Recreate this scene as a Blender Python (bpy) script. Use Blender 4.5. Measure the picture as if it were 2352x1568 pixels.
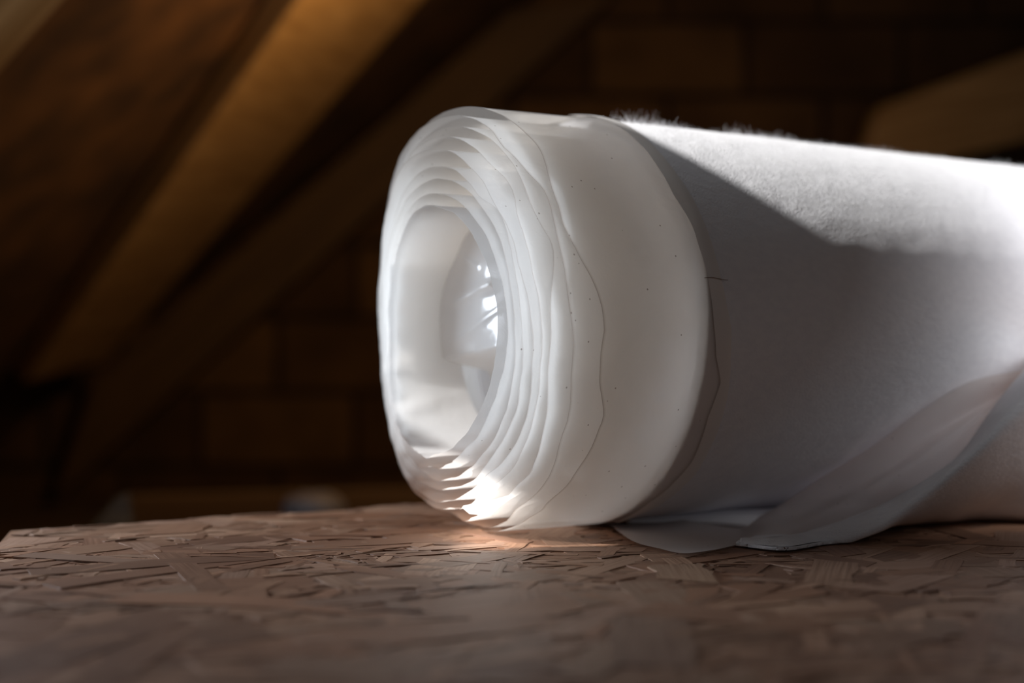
import bpy, bmesh, math, random
from mathutils import Vector, noise, Matrix
R_ = math.radians
PI = math.pi
for o in list(bpy.data.objects): bpy.data.objects.remove(o)
C = bpy.context.scene
COL = C.collection

# ------------------------------------------------------------------ camera
F = 3267.0; YH = 800.0; CAMH = 0.0703
AL = math.atan((YH - 784) / F)
cam = bpy.data.cameras.new('camera'); camo = bpy.data.objects.new('camera', cam); COL.objects.link(camo)
cam.sensor_width = 36; cam.lens = F * 36 / 2352
camo.location = (0, 0, CAMH); camo.rotation_euler = (PI/2 + AL, 0, 0)
cam.clip_start = 0.01
cam.dof.use_dof = True; cam.dof.focus_distance = 0.487; cam.dof.aperture_fstop = 5.4
cam.dof.aperture_blades = 0
C.camera = camo
C.view_settings.view_transform = 'Standard'; C.view_settings.look = 'None'
C.view_settings.gamma = 1; C.view_settings.use_curve_mapping = False
C.view_settings.exposure = 0.0
C.cycles.max_bounces = 28; C.cycles.diffuse_bounces = 20; C.cycles.glossy_bounces = 4
C.cycles.transmission_bounces = 12; C.cycles.transparent_max_bounces = 24
C.cycles.use_denoising = True
C.cycles.caustics_reflective = False

# ------------------------------------------------------------------ world and lights
w = bpy.data.worlds.new('world'); C.world = w; w.use_nodes = True
w.node_tree.nodes['Background'].inputs[0].default_value = (1.0, 0.72, 0.45, 1)
w.node_tree.nodes['Background'].inputs[1].default_value = 0.010

LSUN = Vector((-0.82, -0.35, 0.45)).normalized()      # towards the sun
def lamp(name, kind, loc, aim, energy, color, size=None, size_y=None):
    l = bpy.data.lights.new(name, kind); o = bpy.data.objects.new(name, l); COL.objects.link(o)
    o.location = loc; l.energy = energy; l.color = color
    d = Vector(aim) - Vector(loc)
    o.rotation_euler = d.to_track_quat('-Z', 'Y').to_euler()
    if kind == 'AREA':
        l.shape = 'RECTANGLE'; l.size = size; l.size_y = size_y or size
    if kind == 'SUN': l.angle = R_(0.6)
    return o
sun = lamp('sun', 'SUN', (0, 0, 3), Vector((0, 0, 3)) - LSUN, 8.6, (1.0, 0.98, 0.96))
sky_left = lamp('roof_window_daylight', 'AREA', (-0.43, 0.605, 0.090), (-0.02, 0.52, 0.085), 1.9, (0.78, 0.88, 1.0), 0.20, 0.10)
fill_top = lamp('top_fill_light', 'AREA', (-0.10, 0.57, 0.42), (0.02, 0.50, 0.0), 0.22, (0.96, 0.97, 1.0), 0.18, 0.20)  # added overhead fill for the film top and boards, no opening above it
fill_front = lamp('front_fill_light', 'AREA', (0.30, 0.12, 0.20), (0.07, 0.52, 0.09), 0.075, (0.92, 0.94, 1.0), 0.20, 0.20)  # added soft fill from the camera side, no real source there
fill_right = lamp('right_fill_light', 'AREA', (0.33, 0.56, 0.14), (0.33, 0.824, 0.03), 0.33, (0.97, 0.96, 1.0), 0.08, 0.08)  # added fill that brightens the right of the fleece, source unknown
warm = lamp('warm_fill_light', 'AREA', (0.08, 1.12, 0.405), (-0.45, 1.7, 0.34), 1.8, (1.0, 0.60, 0.24), 0.10, 0.06)  # added unseen warm fill, stands in for bounce on rafters and gable

# ------------------------------------------------------------------ helpers
def ray(px, py):
    x, y, z = (px-1176)/F, 1.0, (784-py)/F
    c, s = math.cos(AL), math.sin(AL)
    return Vector((x, c*y - s*z, s*y + c*z))
EYE = Vector((0, 0, CAMH))
def at(px, py, Y):
    v = ray(px, py); return EYE + v * (Y / v.y)
def on_floor(px, py, z=0.0):
    v = ray(px, py); return EYE + v * ((z-CAMH)/v.z)
def plane_hit(px, py, p0, n):
    v = ray(px, py); return EYE + v * ((p0-EYE).dot(n)/v.dot(n))
def link(name, verts, faces, mat, parent=None, smooth=True, uvs=None):
    me = bpy.data.meshes.new(name); me.from_pydata([tuple(v) for v in verts], [], faces)
    if uvs:
        uvl = me.uv_layers.new(name='UVMap')
        for lp in me.loops: uvl.data[lp.index].uv = uvs[lp.vertex_index]
    me.materials.append(mat)
    if smooth:
        for p in me.polygons: p.use_smooth = True
    me.update()
    o = bpy.data.objects.new(name, me); COL.objects.link(o)
    if parent:
        o.parent = parent
        o.matrix_parent_inverse = Matrix.Translation(parent.location).inverted()
    return o
def tag(o, label, cat, group=None):
    o['label'] = label; o['category'] = cat
    if group: o['group'] = group
    return o
def empty(name, loc):
    o = bpy.data.objects.new(name, None); o.location = loc; COL.objects.link(o); return o
def solid(o, t, offset=-1):
    m = o.modifiers.new('solid', 'SOLIDIFY'); m.thickness = t; m.offset = offset; return m
def bevel(o, w_, n=2):
    m = o.modifiers.new('bevel', 'BEVEL'); m.width = w_; m.segments = n; m.limit_method = 'ANGLE'; return m
def nz(x, y=0, z=0): return noise.noise(Vector((x, y, z)))
def interp(x, xs, ys):
    if x <= xs[0]: return ys[0]
    if x >= xs[-1]: return ys[-1]
    for i in range(1, len(xs)):
        if x <= xs[i]:
            t = (x-xs[i-1])/max(1e-9, xs[i]-xs[i-1]); return ys[i-1]*(1-t)+ys[i]*t
def nodes(name):
    m = bpy.data.materials.new(name); m.use_nodes = True; nt = m.node_tree
    for n in list(nt.nodes): nt.nodes.remove(n)
    def N(t, **k):
        n = nt.nodes.new(t)
        for a, b in k.items():
            if a in ('ins',):
                for kk, vv in b.items(): n.inputs[kk].default_value = vv
            else: setattr(n, a, b)
        return n
    def L(a, b): nt.links.new(a, b)
    return m, N, L
def ramp(N, stops, interp_='LINEAR'):
    r = N('ShaderNodeValToRGB'); r.color_ramp.interpolation = interp_
    e = r.color_ramp.elements
    while len(e) < len(stops): e.new(0.5)
    for el, (p, c) in zip(e, stops):
        el.position = p; el.color = (*c, 1) if len(c) == 3 else c
    return r

# ------------------------------------------------------------------ materials
def mat_wood(name, dark, light, scale=1.0, rough=0.7):
    m, N, L = nodes(name)
    out = N('ShaderNodeOutputMaterial'); b = N('ShaderNodeBsdfPrincipled')
    tc = N('ShaderNodeTexCoord'); mp = N('ShaderNodeMapping')
    mp.inputs['Scale'].default_value = (3*scale, 40*scale, 40*scale)
    n1 = N('ShaderNodeTexNoise'); n1.inputs['Scale'].default_value = 1.2; n1.inputs['Detail'].default_value = 6; n1.inputs['Distortion'].default_value = 1.5
    r = ramp(N, [(0.3, dark), (0.7, light)])
    vor = N('ShaderNodeTexVoronoi'); vor.inputs['Scale'].default_value = 5.5*scale
    kr = ramp(N, [(0.05, (0.12, 0.07, 0.04)), (0.13, (1, 1, 1))])
    mx = N('ShaderNodeMix'); mx.data_type = 'RGBA'; mx.blend_type = 'MULTIPLY'; mx.inputs[0].default_value = 1
    L(tc.outputs['UV'], mp.inputs[0]); L(mp.outputs[0], n1.inputs['Vector']); L(n1.outputs[0], r.inputs[0])
    L(tc.outputs['UV'], vor.inputs['Vector']); L(vor.outputs['Distance'], kr.inputs[0])
    L(r.outputs[0], mx.inputs[6]); L(kr.outputs[0], mx.inputs[7]); L(mx.outputs[2], b.inputs['Base Color'])
    bp = N('ShaderNodeBump'); bp.inputs['Strength'].default_value = 0.3; bp.inputs['Distance'].default_value = 0.002
    L(n1.outputs[0], bp.inputs['Height']); L(bp.outputs[0], b.inputs['Normal'])
    b.inputs['Roughness'].default_value = rough
    L(b.outputs[0], out.inputs[0]); return m
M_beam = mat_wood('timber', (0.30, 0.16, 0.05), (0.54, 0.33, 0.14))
M_joist_shade = mat_wood('joist_shade_timber', (0.05, 0.022, 0.006), (0.10, 0.05, 0.014))

def mat_strand():
    m, N, L = nodes('osb_strands')
    out = N('ShaderNodeOutputMaterial'); b = N('ShaderNodeBsdfPrincipled')
    at_ = N('ShaderNodeAttribute', attribute_name='tone'); tc = N('ShaderNodeTexCoord')
    mp = N('ShaderNodeMapping'); mp.inputs['Scale'].default_value = (25, 1100, 1)
    n1 = N('ShaderNodeTexNoise'); n1.inputs['Scale'].default_value = 1.0; n1.inputs['Detail'].default_value = 5; n1.inputs['Distortion'].default_value = 0.4
    r = ramp(N, [(0.32, (0.70, 0.64, 0.60)), (0.62, (1, 1, 1))])
    mp2 = N('ShaderNodeMapping'); mp2.inputs['Scale'].default_value = (14, 14, 14)
    n2 = N('ShaderNodeTexNoise'); n2.inputs['Scale'].default_value = 1.0; n2.inputs['Detail'].default_value = 3
    r2 = ramp(N, [(0.3, (0.80, 0.74, 0.72)), (0.7, (1.08, 1.06, 1.04))])
    mx = N('ShaderNodeMix'); mx.data_type = 'RGBA'; mx.blend_type = 'MULTIPLY'; mx.inputs[0].default_value = 1
    mx2 = N('ShaderNodeMix'); mx2.data_type = 'RGBA'; mx2.blend_type = 'MULTIPLY'; mx2.inputs[0].default_value = 1
    L(tc.outputs['UV'], mp.inputs[0]); L(mp.outputs[0], n1.inputs['Vector']); L(n1.outputs[0], r.inputs[0])
    L(tc.outputs['Object'], mp2.inputs[0]); L(mp2.outputs[0], n2.inputs['Vector']); L(n2.outputs[0], r2.inputs[0])
    L(at_.outputs['Color'], mx.inputs[6]); L(r.outputs[0], mx.inputs[7])
    L(mx.outputs[2], mx2.inputs[6]); L(r2.outputs[0], mx2.inputs[7]); L(mx2.outputs[2], b.inputs['Base Color'])
    bp = N('ShaderNodeBump'); bp.inputs['Strength'].default_value = 0.5; bp.inputs['Distance'].default_value = 0.0003
    L(n1.outputs[0], bp.inputs['Height']); L(bp.outputs[0], b.inputs['Normal'])
    b.inputs['Roughness'].default_value = 0.55; b.inputs['Specular IOR Level'].default_value = 0.35
    L(b.outputs[0], out.inputs[0]); return m
M_osb = mat_strand()

def mat_ceiling():
    m, N, L = nodes('ceiling_board')
    out = N('ShaderNodeOutputMaterial'); b = N('ShaderNodeBsdfPrincipled')
    tc = N('ShaderNodeTexCoord')
    n1 = N('ShaderNodeTexNoise'); n1.inputs['Scale'].default_value = 14; n1.inputs['Detail'].default_value = 4
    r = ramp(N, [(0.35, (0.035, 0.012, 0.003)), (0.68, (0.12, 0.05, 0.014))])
    L(tc.outputs['Object'], n1.inputs['Vector']); L(n1.outputs[0], r.inputs[0]); L(r.outputs[0], b.inputs['Base Color'])
    b.inputs['Roughness'].default_value = 0.85
    L(b.outputs[0], out.inputs[0]); return m
M_ceil = mat_ceiling()

def mat_brick():
    m, N, L = nodes('brick')
    out = N('ShaderNodeOutputMaterial'); b = N('ShaderNodeBsdfPrincipled')
    tc = N('ShaderNodeTexCoord'); br = N('ShaderNodeTexBrick')
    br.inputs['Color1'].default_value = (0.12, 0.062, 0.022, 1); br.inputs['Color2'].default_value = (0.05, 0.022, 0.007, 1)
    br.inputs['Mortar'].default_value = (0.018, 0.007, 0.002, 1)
    br.inputs['Scale'].default_value = 1.0; br.inputs['Mortar Size'].default_value = 0.006; br.inputs['Mortar Smooth'].default_value = 0.2
    br.inputs['Brick Width'].default_value = 0.25; br.inputs['Row Height'].default_value = 0.119
    n1 = N('ShaderNodeTexNoise'); n1.inputs['Scale'].default_value = 9; n1.inputs['Detail'].default_value = 4
    r = ramp(N, [(0.3, (0.6, 0.55, 0.5)), (0.7, (1.2, 1.2, 1.2))])
    mx = N('ShaderNodeMix'); mx.data_type = 'RGBA'; mx.blend_type = 'MULTIPLY'; mx.inputs[0].default_value = 1
    L(tc.outputs['UV'], br.inputs['Vector']); L(tc.outputs['UV'], n1.inputs['Vector']); L(n1.outputs[0], r.inputs[0])
    L(br.outputs[0], mx.inputs[6]); L(r.outputs[0], mx.inputs[7]); L(mx.outputs[2], b.inputs['Base Color'])
    bp = N('ShaderNodeBump'); bp.inputs['Distance'].default_value = 0.004; bp.invert = True
    L(br.outputs[1], bp.inputs['Height']); L(bp.outputs[0], b.inputs['Normal'])
    b.inputs['Roughness'].default_value = 0.9
    L(b.outputs[0], out.inputs[0]); return m
M_brick = mat_brick()

def mat_plain(name, col, rough=0.8):
    m, N, L = nodes(name)
    out = N('ShaderNodeOutputMaterial'); b = N('ShaderNodeBsdfPrincipled')
    tc = N('ShaderNodeTexCoord'); n1 = N('ShaderNodeTexNoise'); n1.inputs['Scale'].default_value = 30
    r = ramp(N, [(0.3, tuple(c*0.8 for c in col)), (0.7, col)])
    L(tc.outputs['Object'], n1.inputs['Vector']); L(n1.outputs[0], r.inputs[0]); L(r.outputs[0], b.inputs['Base Color'])
    b.inputs['Roughness'].default_value = rough
    L(b.outputs[0], out.inputs[0]); return m
M_low = mat_plain('subfloor', (0.12, 0.07, 0.04))
M_scrap = mat_plain('scrap', (0.17, 0.15, 0.155), 0.5)
M_hair = mat_plain('strand', (0.22, 0.12, 0.06), 0.6)

def mat_fleece():
    m, N, L = nodes('white_fleece')
    out = N('ShaderNodeOutputMaterial'); b = N('ShaderNodeBsdfPrincipled')
    tc = N('ShaderNodeTexCoord')
    n1 = N('ShaderNodeTexNoise'); n1.inputs['Scale'].default_value = 1500; n1.inputs['Detail'].default_value = 4; n1.inputs['Distortion'].default_value = 0.2
    mp = N('ShaderNodeMapping'); mp.inputs['Rotation'].default_value = (0, 0, -AX); mp.inputs['Scale'].default_value = (60, 420, 420)
    n2 = N('ShaderNodeTexNoise'); n2.inputs['Scale'].default_value = 1; n2.inputs['Detail'].default_value = 3
    mt = N('ShaderNodeMath', operation='ADD')
    L(tc.outputs['Object'], n1.inputs['Vector']); L(tc.outputs['Object'], mp.inputs[0]); L(mp.outputs[0], n2.inputs['Vector'])
    L(n1.outputs[0], mt.inputs[0]); L(n2.outputs[0], mt.inputs[1])
    bp = N('ShaderNodeBump'); bp.inputs['Strength'].default_value = 0.6; bp.inputs['Distance'].default_value = 0.0006
    L(mt.outputs[0], bp.inputs['Height']); L(bp.outputs[0], b.inputs['Normal'])
    r = ramp(N, [(0.3, (0.82, 0.82, 0.85)), (0.7, (0.87, 0.87, 0.89))]); L(n2.outputs[0], r.inputs[0]); L(r.outputs[0], b.inputs['Base Color'])
    b.inputs['Roughness'].default_value = 0.95; b.inputs['Specular IOR Level'].default_value = 0.1
    b.inputs['Sheen Weight'].default_value = 0.15; b.inputs['Sheen Roughness'].default_value = 0.5
    L(b.outputs[0], out.inputs[0]); return m

def mat_film(name, tint, trans=0.16, transl=0.62, edge=True, rough=0.4, dots=True, gloss=0.06):
    m, N, L = nodes(name)
    out = N('ShaderNodeOutputMaterial'); tc = N('ShaderNodeTexCoord')
    # colour: tint with wide faint clouds, specks of dirt and a cut edge painted darker, as film looks along its thickness
    n1 = N('ShaderNodeTexNoise'); n1.inputs['Scale'].default_value = 22; n1.inputs['Detail'].default_value = 4; n1.inputs['Distortion'].default_value = 1.2
    r1 = ramp(N, [(0.3, tuple(c*0.965 for c in tint)), (0.7, tint)])
    L(tc.outputs['Object'], n1.inputs['Vector']); L(n1.outputs[0], r1.inputs[0]); col = r1.outputs[0]
    if dots:
        v = N('ShaderNodeTexVoronoi'); v.inputs['Scale'].default_value = 170
        vr = ramp(N, [(0.045, (0.25, 0.2, 0.17)), (0.07, (1, 1, 1))])
        L(tc.outputs['Object'], v.inputs['Vector']); L(v.outputs['Distance'], vr.inputs[0])
        mx = N('ShaderNodeMix'); mx.data_type = 'RGBA'; mx.blend_type = 'MULTIPLY'; mx.inputs[0].default_value = 0.8
        L(col, mx.inputs[6]); L(vr.outputs[0], mx.inputs[7]); col = mx.outputs[2]
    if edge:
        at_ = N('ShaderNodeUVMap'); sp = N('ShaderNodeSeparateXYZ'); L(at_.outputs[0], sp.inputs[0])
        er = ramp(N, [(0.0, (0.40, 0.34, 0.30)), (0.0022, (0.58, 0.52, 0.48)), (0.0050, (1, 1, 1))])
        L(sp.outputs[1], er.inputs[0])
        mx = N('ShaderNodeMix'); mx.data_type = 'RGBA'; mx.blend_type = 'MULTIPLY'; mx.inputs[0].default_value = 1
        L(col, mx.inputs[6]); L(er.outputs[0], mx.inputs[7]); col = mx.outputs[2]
    bp = N('ShaderNodeBump'); bp.inputs['Strength'].default_value = 0.35; bp.inputs['Distance'].default_value = 0.0008
    n2 = N('ShaderNodeTexNoise'); n2.inputs['Scale'].default_value = 120; n2.inputs['Detail'].default_value = 5; n2.inputs['Distortion'].default_value = 0.6
    L(tc.outputs['Object'], n2.inputs['Vector']); L(n2.outputs[0], bp.inputs['Height'])
    df = N('ShaderNodeBsdfDiffuse'); tl = N('ShaderNodeBsdfTranslucent'); gl = N('ShaderNodeBsdfGlossy'); tr = N('ShaderNodeBsdfTransparent')
    # milky polythene scatters back cool and lets warm light through
    for n, c_ in ((df, (0.95, 0.975, 1.0)), (tl, (1.0, 0.968, 0.930))):
        mc = N('ShaderNodeMix'); mc.data_type = 'RGBA'; mc.blend_type = 'MULTIPLY'; mc.inputs[0].default_value = 1
        L(col, mc.inputs[6]); mc.inputs[7].default_value = (*c_, 1)
        L(mc.outputs[2], n.inputs[0]); L(bp.outputs[0], n.inputs['Normal'])
    L(bp.outputs[0], gl.inputs['Normal']); gl.inputs['Roughness'].default_value = rough
    m1 = N('ShaderNodeMixShader'); m1.inputs[0].default_value = transl; L(df.outputs[0], m1.inputs[1]); L(tl.outputs[0], m1.inputs[2])
    m2 = N('ShaderNodeMixShader'); m2.inputs[0].default_value = trans; L(m1.outputs[0], m2.inputs[1]); L(tr.outputs[0], m2.inputs[2])
    fr = N('ShaderNodeFresnel'); fr.inputs[0].default_value = 1.4
    fm_ = N('ShaderNodeMath', operation='MINIMUM'); fm_.inputs[1].default_value = gloss; L(fr.outputs[0], fm_.inputs[0])
    m3 = N('ShaderNodeMixShader'); L(fm_.outputs[0], m3.inputs[0]); L(m2.outputs[0], m3.inputs[1]); L(gl.outputs[0], m3.inputs[2])
    L(m3.outputs[0], out.inputs[0]); return m

# ------------------------------------------------------------------ the attic shell
D = 2.28                                     # distance of the brick gable
ROOF0, SL = 0.604, 0.836                     # roof underside: z = ROOF0 + SL * x
def roofz(x): return ROOF0 + SL*x
def struct(o): o['kind'] = 'structure'; return o
def grid_roof(xs, ys, holes):
    vs, fs, idx = [], [], {}
    def V(i, j):
        if (i, j) not in idx: idx[(i, j)] = len(vs); vs.append((xs[i], ys[j], roofz(xs[i])))
        return idx[(i, j)]
    for i in range(len(xs)-1):
        for j in range(len(ys)-1):
            cx, cy = (xs[i]+xs[i+1])/2, (ys[j]+ys[j+1])/2
            if any(h[0] < cx < h[1] and h[2] < cy < h[3] for h in holes): continue
            fs.append((V(i, j), V(i+1, j), V(i+1, j+1), V(i, j+1)))
    return vs, fs
SP = Vector((0.0904, 0.5361, 0.1268))        # a point on the edge of the sun patch
def to_roof(P):
    t = (ROOF0 + SL*P.x - P.z)/(LSUN.z - SL*LSUN.x); return P + LSUN*t
eA = to_roof(SP)
A = (eA.x, eA.x+0.17, eA.y-0.16, eA.y+0.30)  # roof window over the roll
def gap(lo, hi, fr, bk):
    return (to_roof(Vector(lo)).x, to_roof(Vector(hi)).x, to_roof(Vector(fr)).y, to_roof(Vector(bk)).y)
bB = [to_roof(Vector(p)) for p in ((-0.0205, 0.5312, 0.025), (-0.0430, 0.5743, 0.066), (-0.0205, 0.5312, 0.028), (-0.0209, 0.5884, 0.063))]
B = (bB[0].x+0.002, bB[1].x+0.002, bB[3].y-0.058, bB[3].y+0.002)    # added gap out of view, cut to send sun into the hollow
G = gap((-0.022, 0.51, 0.0), (0.036, 0.53, 0.0), (0.0, 0.500, 0.0), (0.0, 0.56, 0.0))                   # added unseen gap, cut to light the boards under the roll
# added unseen stepped gap, cut to light the back and top of the wound film
_U = Vector((math.cos(R_(33.465)), math.sin(R_(33.465)), 0)); _NF = Vector((_U.y, -_U.x, 0)); _O = Vector((0, 0.5502, 0.0812))
TS = []
for t0_, t1_ in ((84, 98), (98, 112), (112, 126), (126, 140), (140, 154)):
    q = []
    for tt, zz in ((t0_, 0.003), (t0_, 0.027), (t1_, 0.003), (t1_, 0.027)):
        q.append(to_roof(_O + _U*zz + _NF*(0.08*math.cos(R_(tt))) + Vector((0, 0, 0.08*math.sin(R_(tt))))))
    xs4 = sorted(p.x for p in q); ys4 = sorted(p.y for p in q)
    TS.append((xs4[0]*0.85+xs4[1]*0.15, xs4[3]*0.85+xs4[2]*0.15, ys4[0]*0.75+ys4[1]*0.25, ys4[3]*0.85+ys4[2]*0.15))
holes = [A, B, G] + TS
print('ROOF HOLES', holes)
xs = sorted({-1.0, 3.0} | {h[k] for h in holes for k in (0, 1)}); ys = sorted({-1.0, D+0.1} | {h[k] for h in holes for k in (2, 3)})
vs, fs = grid_roof(xs, ys, holes)
ceil = struct(link('ceiling', vs, fs, M_ceil, smooth=False)); solid(ceil, 0.004, 1)

def box_uv(name, P, mat, parent=None, s=1.0, kind=None, bw=0.003):
    """P: 8 corners (4 near, 4 far, same order); uv along first edge"""
    fs = [(0,1,2,3), (7,6,5,4), (0,4,5,1), (1,5,6,2), (2,6,7,3), (3,7,4,0)]
    me = bpy.data.meshes.new(name); me.from_pydata([tuple(p) for p in P], [], fs); me.materials.append(mat)
    ul = me.uv_layers.new(name='UVMap'); ax = (Vector(P[1])-Vector(P[0])).normalized()
    for p in me.polygons:
        n = p.normal; t = n.cross(ax)
        if t.length < 0.3: t = n.orthogonal(); a2 = n.cross(t)
        else: a2 = ax
        t.normalize()
        for li in p.loop_indices:
            co = me.vertices[me.loops[li].vertex_index].co
            ul.data[li].uv = (co.dot(a2)*s, co.dot(t)*s)
    o = bpy.data.objects.new(name, me); COL.objects.link(o)
    if bw: bevel(o, bw)
    if kind: o['kind'] = kind
    return o
# gable wall
wl = box_uv('wall_back', [(-1.2, D, -0.3), (3.2, D, -0.3), (3.2, D, 3.3), (-1.2, D, 3.3), (-1.2, D+.1, -0.3), (3.2, D+.1, -0.3), (3.2, D+.1, 3.3), (-1.2, D+.1, 3.3)], M_brick, kind='structure', bw=0)
fl = box_uv('floor', [(-1.2, -1, -0.20), (3.2, -1, -0.20), (3.2, -1, -0.18), (-1.2, -1, -0.18), (-1.2, D, -0.20), (3.2, D, -0.20), (3.2, D, -0.18), (-1.2, D, -0.18)], M_low, kind='structure', bw=0)

# rafters: pixel outlines laid on the roof's underside, given real depth
RN = Vector((-SL, 0, 1)).normalized()
def rafter(label, pts, drop, thick, grp='timbers under the roof'):
    p0 = Vector((0, 0, ROOF0)) - RN*drop
    q = [plane_hit(x, y, p0, RN) for x, y in pts]
    return tag(box_uv('rafter', q + [p + RN*thick for p in q], M_beam), label, 'rafter', None)
rafter('thick pale timber rafter crossing the upper left, seen in full, knot near its top', [(55, 880), (240, 832), (985, -20), (700, -20)], 0.030, 0.028)
rafter('orange-brown rafter cut off by the top left corner of the photo', [(-60, 232), (-30, 200), (175, -30), (-60, -30)], 0.055, 0.052)
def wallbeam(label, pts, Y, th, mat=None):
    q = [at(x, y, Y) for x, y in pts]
    return tag(box_uv('rafter', q + [p + Vector((0, th, 0)) for p in q], mat or M_joist_shade), label, 'rafter')
wallbeam('shaded timber rafter lying against the brick gable, below the dark gap', [(120, 1150), (1420, -20), (1170, 25), (215, 866)], D-0.07, 0.066)  # the joist's dark timber puts this rafter's shade into its colour
wallbeam('brown timber sloping up at the upper right above the roll', [(1960, 420), (2600, 260), (2600, 30), (2020, 245)], 2.05, 0.06, M_beam)
# pieces lying behind the board
j = box_uv('timber_joist', [at(250, 1240, 1.35), at(1500, 1235, 1.55), at(1500, 1105, 1.55), at(300, 1135, 1.35), at(250, 1240, 1.42), at(1500, 1235, 1.62), at(1500, 1105, 1.62), at(300, 1135, 1.42)], M_joist_shade)
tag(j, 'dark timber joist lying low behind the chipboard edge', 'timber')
j = box_uv('timber_offcut', [at(110, 1330, 1.0), at(330, 1330, 1.0), at(300, 1128, 1.0), at(268, 1140, 1.0), at(110, 1330, 1.1), at(330, 1330, 1.1), at(300, 1128, 1.1), at(268, 1140, 1.1)], M_joist_shade)
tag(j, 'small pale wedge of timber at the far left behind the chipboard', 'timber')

# ------------------------------------------------------------------ strand board deck
AX = R_(33.465)
U = Vector((math.cos(AX), math.sin(AX), 0)); NF = Vector((math.sin(AX), -math.cos(AX), 0)); UP = Vector((0, 0, 1))
c0 = on_floor(25, 1214); e1 = on_floor(905, 1159)
bd = (e1-c0).normalized(); cr = c0 + bd*1.6
lf = (on_floor(-5, 1246)-c0).normalized(); cl = c0 + lf*0.9
cr2 = cr + Vector((0.3, -1.4, 0))
random.seed(5)
poly = [c0, cl, cr2, cr]
def inside(p):
    for i in range(4):
        a, b = poly[i], poly[(i+1) % 4]
        if (b.x-a.x)*(p.y-a.y)-(b.y-a.y)*(p.x-a.x) < -1e-6: return False
    return True
vs = [Vector((p.x, p.y, -0.0008)) for p in poly] + [Vector((p.x, p.y, -0.018)) for p in poly]
fs = [(0,1,2,3), (7,6,5,4)] + [(i, i+4, (i+1) % 4+4, (i+1) % 4) for i in range(4)]
tones = [(0.36, 0.21, 0.13)]*len(fs); uvf = [None]*len(fs)
base_cols = [(0.50, 0.290, 0.180), (0.54, 0.325, 0.21), (0.44, 0.245, 0.15), (0.60, 0.38, 0.255), (0.47, 0.255, 0.155), (0.40, 0.22, 0.135), (0.52, 0.325, 0.225)]
def flake(cx, cy, ang, ln, wd, z, tone, tilt):
    ca, sa = math.cos(ang), math.sin(ang); n = 7
    i0 = len(vs); rs = random.random()*50
    e = [random.uniform(-.12, .12) for _ in range(4)]
    top = []
    bow = random.uniform(-.0003, .0003)
    for k in range(n):
        t = k/(n-1)
        wl_ = wd*(0.5 + 0.18*nz(rs+t*3)); wr_ = wd*(0.5+0.18*nz(rs+20+t*3))
        x = (t-.5)*ln
        zz = z + tilt*(t-.5) + bow*(1-4*(t-.5)**2) + 0.00018*nz(rs+t*6, 3)
        for sgn, ww in ((-1, wl_), (1, wr_)):
            xx = x + (e[0 if sgn < 0 else 1]*wd*3 if k == 0 else 0) + (e[2 if sgn < 0 else 3]*wd*3 if k == n-1 else 0)
            yy = sgn*ww
            vs.append(Vector((cx+xx*ca-yy*sa, cy+xx*sa+yy*ca, zz + sgn*tilt*0.12)))
            top.append((xx, yy))
    # skirt down to the board so each strand has thickness
    loop = [i0+2*k for k in range(n)] + [i0+2*k+1 for k in reversed(range(n))]
    j0 = len(vs)
    for q in loop:
        v = vs[q]; vs.append(Vector((v.x, v.y, min(v.z-0.0004, -0.0006))))
    ou = random.random()*10; ov = random.random()*10
    for k in range(n-1):
        a, b, c, d = i0+2*k, i0+2*k+2, i0+2*k+3, i0+2*k+1
        fs.append((a, b, c, d)); tones.append(tone)
        uvf.append([(top[q-i0][0]+ou, top[q-i0][1]+ov) for q in (a, b, c, d)])
    m_ = len(loop); dk = tuple(c*0.8 for c in tone)
    for k in range(m_):
        a, b = loop[k], loop[(k+1) % m_]
        fs.append((b, a, j0+k, j0+(k+1) % m_)); tones.append(dk); uvf.append(None)
def scatter(n, x0, x1, y0, y1, lr, wr):
    for _ in range(n):
        cx, cy = random.uniform(x0, x1), random.uniform(y0, y1)
        p = Vector((cx, cy, 0))
        # keep to the region the camera could see, plus a margin
        if not inside(p): continue
        if abs(cx) > 0.10 + cy*0.55: continue
        c = random.choice(base_cols); f_ = random.uniform(0.62, 0.98)
        ln, wd = random.uniform(*lr), random.uniform(*wr)
        ang = random.gauss(AX, 0.75)
        tip = [p+Vector((math.cos(ang)*s*ln/2, math.sin(ang)*s*ln/2, 0)) for s in (-1, 1)]
        if not all(inside(q) for q in tip): continue
        flake(cx, cy, ang, ln, wd, random.uniform(-0.0007, -0.0001), tuple(v*f_ for v in c), random.uniform(-.0004, .0004))
scatter(6500, -0.45, 0.85, 0.10, 1.05, (0.03, 0.085), (0.006, 0.022))
scatter(5200, -0.30, 0.40, 0.14, 0.70, (0.010, 0.035), (0.0012, 0.006))
# the pale square strand in front of the flap
q0, q1 = on_floor(1505, 1350), on_floor(1640, 1284); qm = (on_floor(1510, 1350)+on_floor(1632, 1350)+on_floor(1620, 1284)+on_floor(1508, 1284))/4
flake(qm.x, qm.y, PI/2-0.02, 0.031, 0.0172, 0.00025, (0.50, 0.33, 0.22), 0.0)
me = bpy.data.meshes.new('osb_board'); me.from_pydata([tuple(v) for v in vs], [], fs); me.materials.append(M_osb)
me.uv_layers.new(name='UVMap'); me.color_attributes.new('tone', 'FLOAT_COLOR', 'CORNER')
ul = me.uv_layers['UVMap']; ca_ = me.color_attributes['tone']
for p in me.polygons:
    t = tones[p.index]; u_ = uvf[p.index]
    for k, li in enumerate(p.loop_indices):
        ca_.data[li].color = (*t, 1)
        co = me.vertices[me.loops[li].vertex_index].co
        ul.data[li].uv = u_[k] if u_ else (co.x, co.y)
board = bpy.data.objects.new('osb_board', me); COL.objects.link(board)
tag(board, 'brown oriented strand board deck with rough glued wood chips, under the white roll', 'board')

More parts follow.
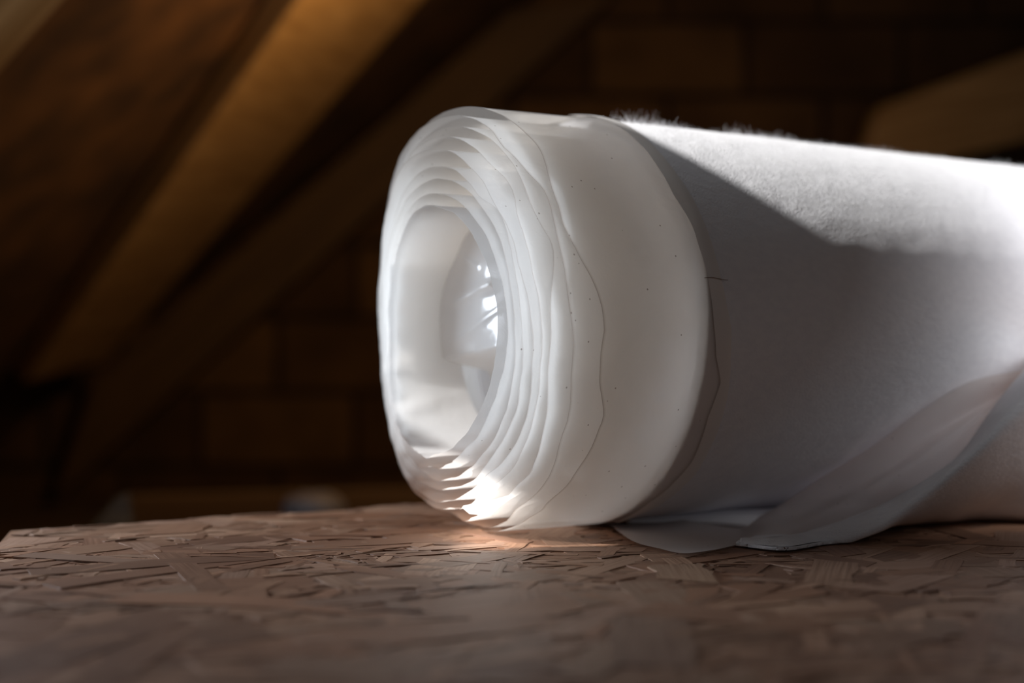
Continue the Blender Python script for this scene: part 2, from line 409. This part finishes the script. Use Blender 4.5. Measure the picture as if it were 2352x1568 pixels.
# ------------------------------------------------------------------ the roll
RR = 0.08
O = Vector((0, 0.5502, RR + 0.0012))
def cyl_pt(th, z, r, oz=0.0): return O + U*z + NF*(r*math.cos(th)) + UP*(r*math.sin(th) + oz)
def cyl_hit(px, py, r, oz=0.0, far=False):
    v = ray(px, py); o = EYE - O - UP*oz
    ox, oy, vx, vy = o.dot(NF), o.dot(UP), v.dot(NF), v.dot(UP)
    a = vx*vx+vy*vy; b = ox*vx+oy*vy; c = ox*ox+oy*oy-r*r
    d = b*b-a*c; dd = math.sqrt(max(d, 0))
    t = (-b+dd)/a if far else (-b-dd)/a
    return math.atan2(oy+t*vy, ox+t*vx), (o+v*t).dot(U), t, d
roll = empty('membrane_roll', (O + U*0.3)*1.0 - UP*(RR+0.0012))
roll.rotation_euler = (0, 0, 0)
tag(roll, 'white roll of fleece underlay membrane with translucent film edges lying on the strand board', 'membrane roll')
M_fleece = mat_fleece()
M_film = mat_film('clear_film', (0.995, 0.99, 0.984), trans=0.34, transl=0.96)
M_strip = mat_film('bonded_film', (0.95, 0.90, 0.85), trans=0.03, transl=0.12, dots=False, edge=False)
M_core = mat_film('core_film', (0.97, 0.955, 0.945), trans=0.0, transl=0.6, edge=False, rough=0.16, dots=False, gloss=0.10)

arc = [(1300,287),(1350,292),(1400,301),(1463,314),(1520,359),(1559,410),(1594,467),(1622,531),(1648,620),(1667,706),(1677,760),(1675,820),(1672,883),(1661,940),(1633,1018),(1597,1083),(1554,1126),(1511,1158),(1454,1185)]
arc_i = [(1440,312),(1505,378),(1545,450),(1585,515),(1604,572),(1622,636),(1636,738),(1642,818),(1652,876),(1624,954),(1590,1052),(1536,1115),(1490,1150)]
def trace(pts, r, oz=0.0):
    k = sorted((cyl_hit(x, y, r, oz)[:2] for x, y in pts), key=lambda q: q[0])
    out = []
    for th, z in k:
        if out and th-out[-1][0] < R_(1.2): continue
        out.append((th, z))
    return out
tr_o = [q for q in trace(arc, RR+0.0007) if q[0] < R_(56)] + [(R_(70), 0.0305), (R_(100), 0.031)]
tr_i = [q for q in trace(arc_i, RR+0.0007) if q[0] < R_(56)] + [(R_(70), 0.024), (R_(100), 0.024)]
def closed(tr, back):
    # extend to a full turn: back value at 180 deg
    return [t for t, _ in tr] + [PI*0.95, PI*1.3], [z for _, z in tr] + [back, back]
def tval(tr, th, back):
    th = (th + PI/2) % (2*PI) - PI/2
    X, Z = closed(tr, back); return interp(th, X, Z)

# --- fleece body: wound solid part of the roll
def rr_body(th, z):
    return RR + 0.0007*nz(z*9, math.cos(th)*1.2, math.sin(th)*1.2) + 0.00018*nz(z*70, math.cos(th)*9, math.sin(th)*9)
nth, nzz = 256, 220
vs, fs = [], []
z0b = 0.0285; LEN = 1.0
for k in range(nzz+1):
    t = k/nzz; z = z0b + (LEN-z0b)*(t**1.7)
    for i in range(nth):
        th = 2*PI*i/nth
        zz = z + (0.001*nz(math.cos(th)*2, math.sin(th)*2, 5))*(1-t)
        r = rr_body(th, zz)
        if k == 0: r -= 0.0012
        elif k == 1: r -= 0.0003
        vs.append(cyl_pt(th, zz, r))
for k in range(nzz):
    for i in range(nth):
        a = k*nth+i; b = k*nth+(i+1) % nth
        fs.append((a, b, b+nth, a+nth))
# end face with the wound layers as small steps, down to the hollow core
prev = 0; NR = 60
for q in range(1, NR+1):
    base = len(vs); r = (RR-0.0012)*(1-q/NR) + 0.0012*(q/NR)
    for i in range(nth):
        th = 2*PI*i/nth
        zz = z0b + (0.0006 if q % 3 == 0 else -0.0004) + 0.0007*nz(r*300, math.cos(th)*2, math.sin(th)*2)
        vs.append(cyl_pt(th, zz, r))
    for i in range(nth):
        fs.append((prev+(i+1) % nth, prev+i, base+i, base+(i+1) % nth))
    prev = base
base = len(vs)
for i in range(nth): vs.append(cyl_pt(2*PI*i/nth, 0.06, 0.0012))
for i in range(nth): fs.append((prev+(i+1) % nth, prev+i, base+i, base+(i+1) % nth))
body = link('fleece_body', vs, fs, M_fleece, roll)
body['label'] = 'matt white fleece body of the roll'

# --- film selvedge: one continuous spiral sheet with ragged lips
lips = [
 [(1120,300),(1170,296),(1210,294),(1232,330),(1250,365),(1262,410),(1270,440),(1285,475),(1288,510),(1312,548),(1335,600),(1360,640),(1378,690),(1386,740),(1387,780),(1374,798),(1377,830),(1376,880),(1384,930),(1386,955),(1370,1000),(1350,1046),(1328,1074),(1298,1118),(1265,1146),(1252,1156),(1242,1174),(1219,1184),(1168,1194),(1155,1199)],
 [(1100,318),(1125,325),(1165,343),(1183,354),(1198,373),(1221,400),(1250,433),(1261,457),(1269,494),(1276,528),(1285,568),(1300,640),(1310,720),(1315,790),(1309,850),(1308,900),(1306,960),(1290,1000),(1280,1040),(1262,1085),(1245,1118),(1215,1145),(1185,1165),(1140,1190),(1100,1195)],
 [(1050,325),(1075,328),(1110,345),(1150,350),(1190,390),(1210,440),(1225,480),(1245,520),(1270,560),(1272,600),(1268,640),(1262,700),(1262,780),(1255,850),(1252,930),(1245,980),(1218,1090),(1190,1105),(1155,1140),(1130,1164),(1090,1165),(1050,1155)],
 [(1060,362),(1100,370),(1140,390),(1155,400),(1177,440),(1190,500),(1210,560),(1225,640),(1240,700),(1243,780),(1235,860),(1232,930),(1215,990),(1180,1065),(1140,1100),(1100,1125),(1060,1135)],
 [(1040,365),(1085,378),(1100,388),(1120,430),(1138,465),(1160,500),(1175,540),(1195,620),(1215,700),(1224,780),(1217,860),(1208,950),(1180,1020),(1150,1060),(1110,1090),(1070,1115)],
 [(1060,435),(1100,450),(1145,480),(1165,530),(1178,600),(1193,700),(1200,790),(1193,870),(1185,940),(1165,990),(1125,1045),(1080,1095)],
 [(1055,450),(1090,462),(1125,500),(1155,560),(1168,640),(1180,720),(1184,790),(1176,880),(1160,940),(1120,1025),(1070,1075)],
]
rads = [0.0803, 0.0772, 0.0735, 0.0690, 0.0655, 0.0600, 0.0560, 0.0510, 0.0460]
ozs = [0, -0.0006, -0.0010, -0.0006, -0.0012, -0.0022, -0.0028, -0.0032, -0.0036, -0.004, -0.0045]
frontx = [None]*7 + [1162, 1140]
farz = [-0.0157, -0.0165, -0.018, -0.021, -0.0225, -0.025, -0.026, -0.027, -0.028, -0.029, -0.030]
NT = len(rads)
START = R_(-88)
kphi, kz = [], []
for i in range(NT):
    r, oz = rads[i], ozs[i]
    if i < 7: tr = trace(lips[i], r, oz)
    else:
        fz = cyl_hit(frontx[i], 790, r, oz)[1]
        tr = []
        for dth in (-80, -55, -30, 0, 30, 55, 80):
            wob = 0.0012*nz(i*3.1, dth*0.05)
            tr.append((R_(dth), fz + wob - 0.0035*(abs(dth)/80)**2))
    tr = [(t, z) for t, z in tr if R_(-62 if i < 7 else -82) < t < R_(50 if i < 7 else 82)]
    fzz = farz[i]
    for t, z in tr: kphi.append(i*2*PI + (t-START)); kz.append(z)
    for dg, f_ in ((80, 0.0), (110, 0.15), (145, 0.7), (180, 1.0), (215, 0.65), (240, 0.15), (262, -0.1), (280, -0.08)):
        m4 = sorted(z for _, z in (tr[-4:] if dg < 181 else tr[:4])); zt = 0.5*(m4[1]+m4[2]); wob = 0.0015*nz(i*1.7, dg*0.03)
        kphi.append(i*2*PI + R_(dg)-START); kz.append(zt*(1-f_)+fzz*f_ + wob)
o_ = sorted(range(len(kphi)), key=lambda q: kphi[q]); kphi = [kphi[q] for q in o_]; kz = [kz[q] for q in o_]
print('LIPS z', [round(z*1000, 1) for z in kz[:40]])
def lin(arr, x):
    x = max(0, min(len(arr)-1.0001, x)); i = int(x); f_ = x-i; return arr[i]*(1-f_)+arr[i+1]*f_
PER = 200; NV = 30
tot = int(PER*(NT-0.02)); kp = 0; zraw = []
for n in range(tot+1):
    ph = 2*PI*n/PER
    while kp < len(kphi)-2 and kphi[kp+1] < ph: kp += 1
    t = max(0, min(1, (ph-kphi[kp])/max(1e-6, kphi[kp+1]-kphi[kp])))
    zraw.append(kz[kp]*(1-t)+kz[kp+1]*t)
zs_ = []
for n in range(tot+1):
    back = math.cos(START+2*PI*n/PER) < 0.15 or abs(math.sin(START+2*PI*n/PER)) > 0.93
    hw = 9 if back else 1
    seg = zraw[max(0, n-hw):n+hw+1]; zs_.append(sum(seg)/len(seg))
vs, fs, uv = [], [], []
for n in range(tot+1):
    ph = 2*PI*n/PER; i_f = ph/(2*PI); th = START + ph
    zl = zs_[n]
    # short ragged tears
    cs, sn = math.cos(th), math.sin(th)
    rag = 0.00022*nz(ph*17, 1.0) + 0.0006*nz(ph*5, 4.0)
    if i_f > 1: rag += 0.0007*nz(ph*3.1, 9)
    zl += rag
    # radius follows the wound layers, smooth within one turn
    kf = i_f - 0.25
    r = lin(rads, max(0, kf)); oz = lin(ozs, max(0, kf))
    if i_f < 1.0:
        zr = 0.0365 if i_f > 0.62 else tval(tr_o, th, 0.030); zr = tval(tr_o, th, 0.034)
    else: zr = 0.0275 - 0.0235*max(0, min(1, (i_f-3)/0.4))  # inner turns stop short of the fleece, unseen, to let more light through
    for j in range(NV+1):
        v = (j/NV)**1.35
        z = zl + (zr-zl)*v
        dist = z-zl
        fade = math.exp(-dist/0.012)
        wr = (0.0011 if i_f > 0.9 else 0.0006)*nz(ph*2.3+i_f, dist*30, 2.0)*fade + 0.0006*nz(ph*7.0, dist*50, 7.0)*fade
        # long soft creases running in from the lip
        wr += 0.0010*nz(cs*3+i_f*1.3, sn*3, z*14) * (0.35 if i_f < 1 else 0.8)
        wr *= (0.7 if i_f < 1.4 else 0.55)*(1 - 0.5*max(0, -cs))
        lower = max(0, -math.sin(th+0.5)) * (i_f > 1.5)
        wr += lower*0.0016*nz(ph*6+3, z*60+ph, 5)*fade
        rr = r + wr
        if i_f > NT-1.6: wr += 0.0026*(abs(nz(ph*5+z*110, z*70, 8))*2-0.5)*max(0, min(1, 0.35-sn))
        if i_f < 1.0:
            blend = min(1, max(0, (z-0.018)/0.010)); rr = rr*(1-blend) + (rr_body(th, z)+0.0006+0.0002*nz(ph*9, z*200))*blend
        else:
            rr = min(rr, r+0.0012)
        p = cyl_pt(th, z, rr, oz*(1 if i_f > 1 else 0))
        if p.z < 0.0009: p.z = 0.0009
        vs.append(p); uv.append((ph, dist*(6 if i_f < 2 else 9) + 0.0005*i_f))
for n in range(tot):
    for j in range(NV):
        a = n*(NV+1)+j; fs.append((a, a+NV+1, a+NV+2, a+1))
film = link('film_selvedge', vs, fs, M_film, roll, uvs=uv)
M_in = mat_film('creased_film', (0.985, 0.98, 0.975), trans=0.06, transl=0.55, edge=False, rough=0.3, dots=False)
film.data.materials.append(M_in)
for p in film.data.polygons:
    if p.index // NV > PER*(NT-1.35): p.material_index = 1
film['label'] = 'translucent milky film wound in ragged overlapping turns at the open end'

# bonded strip where the outer film is glued on the fleece
vs, fs, uv = [], [], []
th0, th1, n_ = R_(-74), R_(88), 220
for k in range(n_+1):
    th = th0 + (th1-th0)*k/n_
    zo = tval(tr_o, th, 0.034) + 0.0003*nz(th*40, 3); zi = min(tval(tr_i, th, 0.027), zo-0.002)
    for j in range(5):
        z = zi + (zo-zi)*j/4
        vs.append(cyl_pt(th, z, rr_body(th, z)+0.0011+0.0003*math.sin(PI*j/4))); uv.append((th, 0.5))
for k in range(n_):
    for j in range(4):
        a = k*5+j; fs.append((a, a+5, a+6, a+1))
st = link('bonding_strip', vs, fs, M_strip, roll, uvs=uv)
st['label'] = 'dull glued band where film meets fleece'

# crumpled film stuffed in the hollow core
vs, fs, uv = [], [], []
nr, na = 70, 220
def crease(x, y, ax_, ay_, bx_, by_, h, wdt):
    dx_, dy_ = bx_-ax_, by_-ay_; l2 = dx_*dx_+dy_*dy_
    t = max(0, min(1, ((x-ax_)*dx_+(y-ay_)*dy_)/l2)); d = math.hypot(x-ax_-t*dx_, y-ay_-t*dy_)
    return h*math.exp(-d/wdt)
for k in range(nr+1):
    for i in range(na):
        th = 2*PI*i/na; r = 0.0475*k/nr
        x, y = r*math.cos(th), r*math.sin(th)
        fold = -0.008 + 0.12*x; st_ = max(0, min(1, (y-fold)/0.006+0.5)); st_ = st_*st_*(3-2*st_)
        z = (0.018 + 0.0028*nz(x*140+y*70, y*120, 1.0))*(1-st_) + (-0.004 + 0.25*max(0, x) + 0.0025*nz(x*45, y*45, 3.3))*st_
        z -= crease(x, y, -0.033, 0.0125, -0.006, 0.0185, 0.0022, 0.0013)*st_
        z -= crease(x, y, -0.026, 0.030, -0.016, 0.026, 0.0018, 0.0012)*st_
        z -= crease(x, y, -0.035, -0.004, 0.0, 0.010, 0.0010, 0.003)*st_
        vs.append(cyl_pt(th, z, r, -0.0045)); uv.append((th, 1))
for k in range(nr):
    for i in range(na):
        a = k*na+i; b = k*na+(i+1) % na; fs.append((a, b, b+na, a+na))
cf = link('crumpled_core_film', vs, fs, M_core, roll, uvs=uv)
cf['label'] = 'glossy crumpled plastic inside the hollow of the roll'

# ------------------------------------------------------------------ loose end of the sheet
def surfY(px, py, off):
    t = cyl_hit(px, py, RR)[2]; return (EYE+ray(px, py)*t).y - off
def fY(px, py): return on_floor(px, py).y
# columns: T (free film edge), M, B (film meets fleece), R (fold), Ud (underside back on the floor)
cols = [
 ((1318,1198),(1322,1200),(1328,1202)),
 ((1400,1194),(1398,1199),(1392,1206)),
 ((1480,1191),(1462,1217),(1452,1246)),
 ((1575,1180),(1540,1226),(1515,1264)),
 ((1650,1190),(1605,1232),(1570,1275)),
 ((1715,1196),(1668,1236),(1640,1267)),
 ((1790,1160),(1745,1205),(1700,1254)),
 ((1900,1088),(1850,1175),(1790,1241)),
 ((2000,1028),(1960,1120),(1900,1207)),
 ((2100,955),(2060,1065),(2010,1167)),
 ((2185,899),(2160,1000),(2120,1107)),
 ((2250,870),(2235,950),(2205,1045)),
 ((2352,850),(2330,895),(2292,924)),
 ((2460,836),(2430,830),(2400,800)),
]
Yt = [fY(1318,1199), fY(1400,1196), fY(1480,1193), 0.575, 0.570, 0.562, 0.565] + [surfY(x, y, 0.004) for (x, y), _, _ in cols[7:]]
Ym = [fY(1322,1202), fY(1398,1203), fY(1462,1219), 0.538, 0.532, 0.532, 0.540, 0.546, 0.552, 0.560, 0.570, 0.582, 0.600, 0.615]
Yb = [fY(1328,1204), fY(1392,1208), fY(1452,1248), fY(1515,1266), fY(1570,1277), fY(1640,1269), fY(1700,1256), 0.519, 0.522, 0.530, 0.542, 0.556, 0.578, 0.597]
def cr(p, t):
    n = len(p)-1; x = t*n; i = min(int(x), n-1); f_ = x-i
    g = lambda q: p[max(0, min(n, q))]
    a, b, c, d = g(i-1), g(i), g(i+1), g(i+2)
    return 0.5*((2*b)+(c-a)*f_+(2*a-5*b+4*c-d)*f_*f_+(3*b-a-3*c+d)*f_**3)
rowT = [at(*c[0], y) for c, y in zip(cols, Yt)]
rowM = [at(*c[1], y) for c, y in zip(cols, Ym)]
rowB = [at(*c[2], y) for c, y in zip(cols, Yb)]
def loft(rows, nu, nv, f=None, zmin=0.0010):
    vs, fs, uv = [], [], []
    for a in range(nu+1):
        t = a/nu; pts = [cr(r, t) for r in rows]
        for b in range(nv+1):
            v = b/nv; p = cr(pts, v)
            if f: p = f(p, t, v)
            if p.z < zmin: p = Vector((p.x, p.y, zmin))
            vs.append(p); uv.append((t, min(v, 1-v)*0.6))
    for a in range(nu):
        for b in range(nv):
            q = a*(nv+1)+b; fs.append((q, q+nv+1, q+nv+2, q+1))
    return vs, fs, uv
def ripple(p, t, v):
    e = 4*v*(1-v)
    p = p + Vector((0, -1, 0.5))*0.0035*math.exp(-((v-0.62+0.25*(t-0.7))/0.07)**2)*max(0, min(1, (t-0.5)*6))*max(0, min(1, (0.95-t)*5))
    return p + Vector((0, -1, 0.6))*(0.0012*nz(t*9, v*2.2, 1)+0.0007*nz(t*5+8, v*6, 2))*(0.35+e*0.65)
vs, fs, uv = loft([rowT, rowM, rowB], 150, 24, ripple)
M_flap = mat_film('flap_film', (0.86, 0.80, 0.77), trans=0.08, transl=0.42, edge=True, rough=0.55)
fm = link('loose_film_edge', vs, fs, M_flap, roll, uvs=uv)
fm['label'] = 'beige translucent film strip of the unrolled end'
# fleece part of the loose end
R_px = [(1701,1255),(1800,1266),(1910,1252),(2030,1212),(2150,1130),(2245,1052),(2345,955),(2450,850)]
R_Y = [fY(1701,1257), fY(1800,1268), 0.508, 0.512, 0.520, 0.530, 0.548, 0.566]
rowB2 = [p + Vector((0, 0.0006, -0.0004)) for p in rowB[6:]]
rowB2 = [Vector((p.x, p.y, p.z)) for p in rowB2]
rowR = [at(*p, y) for p, y in zip(R_px, R_Y)]
U_px = [(1702,1254),(1830,1262),(1950,1236),(2070,1203),(2190,1190),(2290,1192),(2400,1200),(2520,1205)]
U_Y = [fY(*p)+0.0 for p in U_px]; U_Y = [min(y, 0.60) for y in U_Y]
rowU = [at(*p, y) for p, y in zip(U_px, U_Y)]
rowMid = [a*0.5+b*0.5+Vector((0, 0.004, -0.006)) for a, b in zip(rowR, rowU)]
rowMid = [Vector((p.x, p.y, max(p.z, 0.0012+0.0006*k))) for k, p in enumerate(rowMid)]
rowEnd = [p + Vector((0.03, 0.06, 0)) for p in rowU]
rowEnd = [Vector((p.x, p.y, 0.002)) for p in rowEnd]
rowBR = [a*0.5+b*0.5+Vector((0, -0.002, 0.003)) for a, b in zip(rowB2, rowR)]
def fz(p, t, v): return p + Vector((0, -1, 1))*(0.0006*nz(t*14, v*5, 3))
vs, fs, uv = loft([rowB2, rowBR, rowR, rowMid, rowU, rowEnd], 120, 50, fz, 0.0012)
fl2 = link('loose_fleece_end', vs, fs, M_fleece, roll, uvs=uv)
solid(fl2, 0.0012, 0)
fl2['label'] = 'white fleece of the unrolled end, folded up in front of the roll'
# fleece resting on the board just in front of the roll
a_ = [on_floor(x, y, 0.002) for x, y in ((1440,1196),(1540,1186),(1650,1178),(1780,1170),(1900,1160),(2000,1150))]
rowK = [p + Vector((-0.008, 0.07, -0.0)) for p in a_]
rowF = [on_floor(x, y, 0.0016) for x, y in ((1440,1200),(1540,1198),(1640,1203),(1730,1212),(1850,1215),(1960,1212))]
rowA = [p + Vector((0, 0.004, 0.0026)) for p in [(x+y)/2 for x, y in zip(a_, rowF)]]
vs, fs, uv = loft([rowK, a_, rowA, rowF], 60, 16, None, 0.0012)
fl3 = link('under_fleece', vs, fs, M_fleece, roll, uvs=uv); solid(fl3, 0.0010, 0)

# ------------------------------------------------------------------ fine fibres standing off the fleece
random.seed(11)
vs, fs = [], []
def hair(p, d, ln, w_, bend):
    side = d.cross(Vector((0, 1, 0.2))).normalized(); n = 4; i0 = len(vs)
    q = p.copy(); dd = d.copy()
    for k in range(n+1):
        ww = w_*(1-0.8*k/n)
        vs.append(q-side*ww); vs.append(q+side*ww)
        dd = (dd + bend*0.35).normalized(); q = q + dd*(ln/n)
    for k in range(n): a = i0+2*k; fs.append((a, a+1, a+3, a+2))
for _ in range(6500):
    z = random.uniform(0.0, 1)**1.2*0.30+0.0305; th = R_(random.uniform(58, 96))
    cl_ = min(1.3, max(0.10, nz(z*110, 0.3)*1.5+0.42))
    if random.random() > cl_: continue
    n_ = (NF*math.cos(th)+UP*math.sin(th))
    p = cyl_pt(th, z, rr_body(th, z)-0.0001)
    rnd = Vector((random.gauss(0, 1), random.gauss(0, 1), random.gauss(0, 1)))
    d = (n_*0.9 + rnd*0.55).normalized()
    hair(p, d, random.uniform(0.0008, 0.0026)*(0.6+1.4*cl_*cl_), random.uniform(0.00002, 0.00004), rnd*0.8)
fb = link('fleece_fibres', vs, fs, M_fleece, roll); fb['kind'] = 'stuff'
fb['label'] = 'fine white fibres standing off the top of the fleece'

# thin straw of wood caught on the film edge
p0, p1 = cyl_hit(1618, 638, RR+0.0027), cyl_hit(1672, 640, RR+0.0023)
P0, P1 = EYE+ray(1618, 638)*p0[2], EYE+ray(1672, 641)*p1[2]
vs, fs = [], []
for k in range(9):
    t = k/8; c_ = P0.lerp(P1, t) + Vector((0, 0, 0.0003*math.sin(t*5)))
    for q in range(5):
        a = 2*PI*q/5; vs.append(c_ + Vector((0, math.cos(a), math.sin(a)))*0.00011)
for k in range(8):
    for q in range(5): a = k*5+q; b = k*5+(q+1) % 5; fs.append((a, b, b+5, a+5))
ws = link('wood_sliver', vs, fs, M_hair); tag(ws, 'hair-thin brown wood sliver stuck across the film edge of the roll', 'sliver')

# scrap of membrane behind the board edge
sc = at(722, 1163, 1.15); vs, fs = [], []
for k in range(9):
    for i in range(14):
        th = 2*PI*i/14; r = math.sin(PI*k/8); rr = 1+0.25*nz(k*.8, i*.7)
        vs.append(sc + Vector((0.026*r*math.cos(th)*rr, 0.03*r*math.sin(th)*rr, -0.012*math.cos(PI*k/8)*rr)))
for k in range(8):
    for i in range(14): a = k*14+i; b = k*14+(i+1) % 14; fs.append((a, b, b+14, a+14))
s_ = link('plastic_scrap', vs, fs, M_scrap); tag(s_, 'small greyish crumpled scrap just behind the far edge of the board', 'scrap')
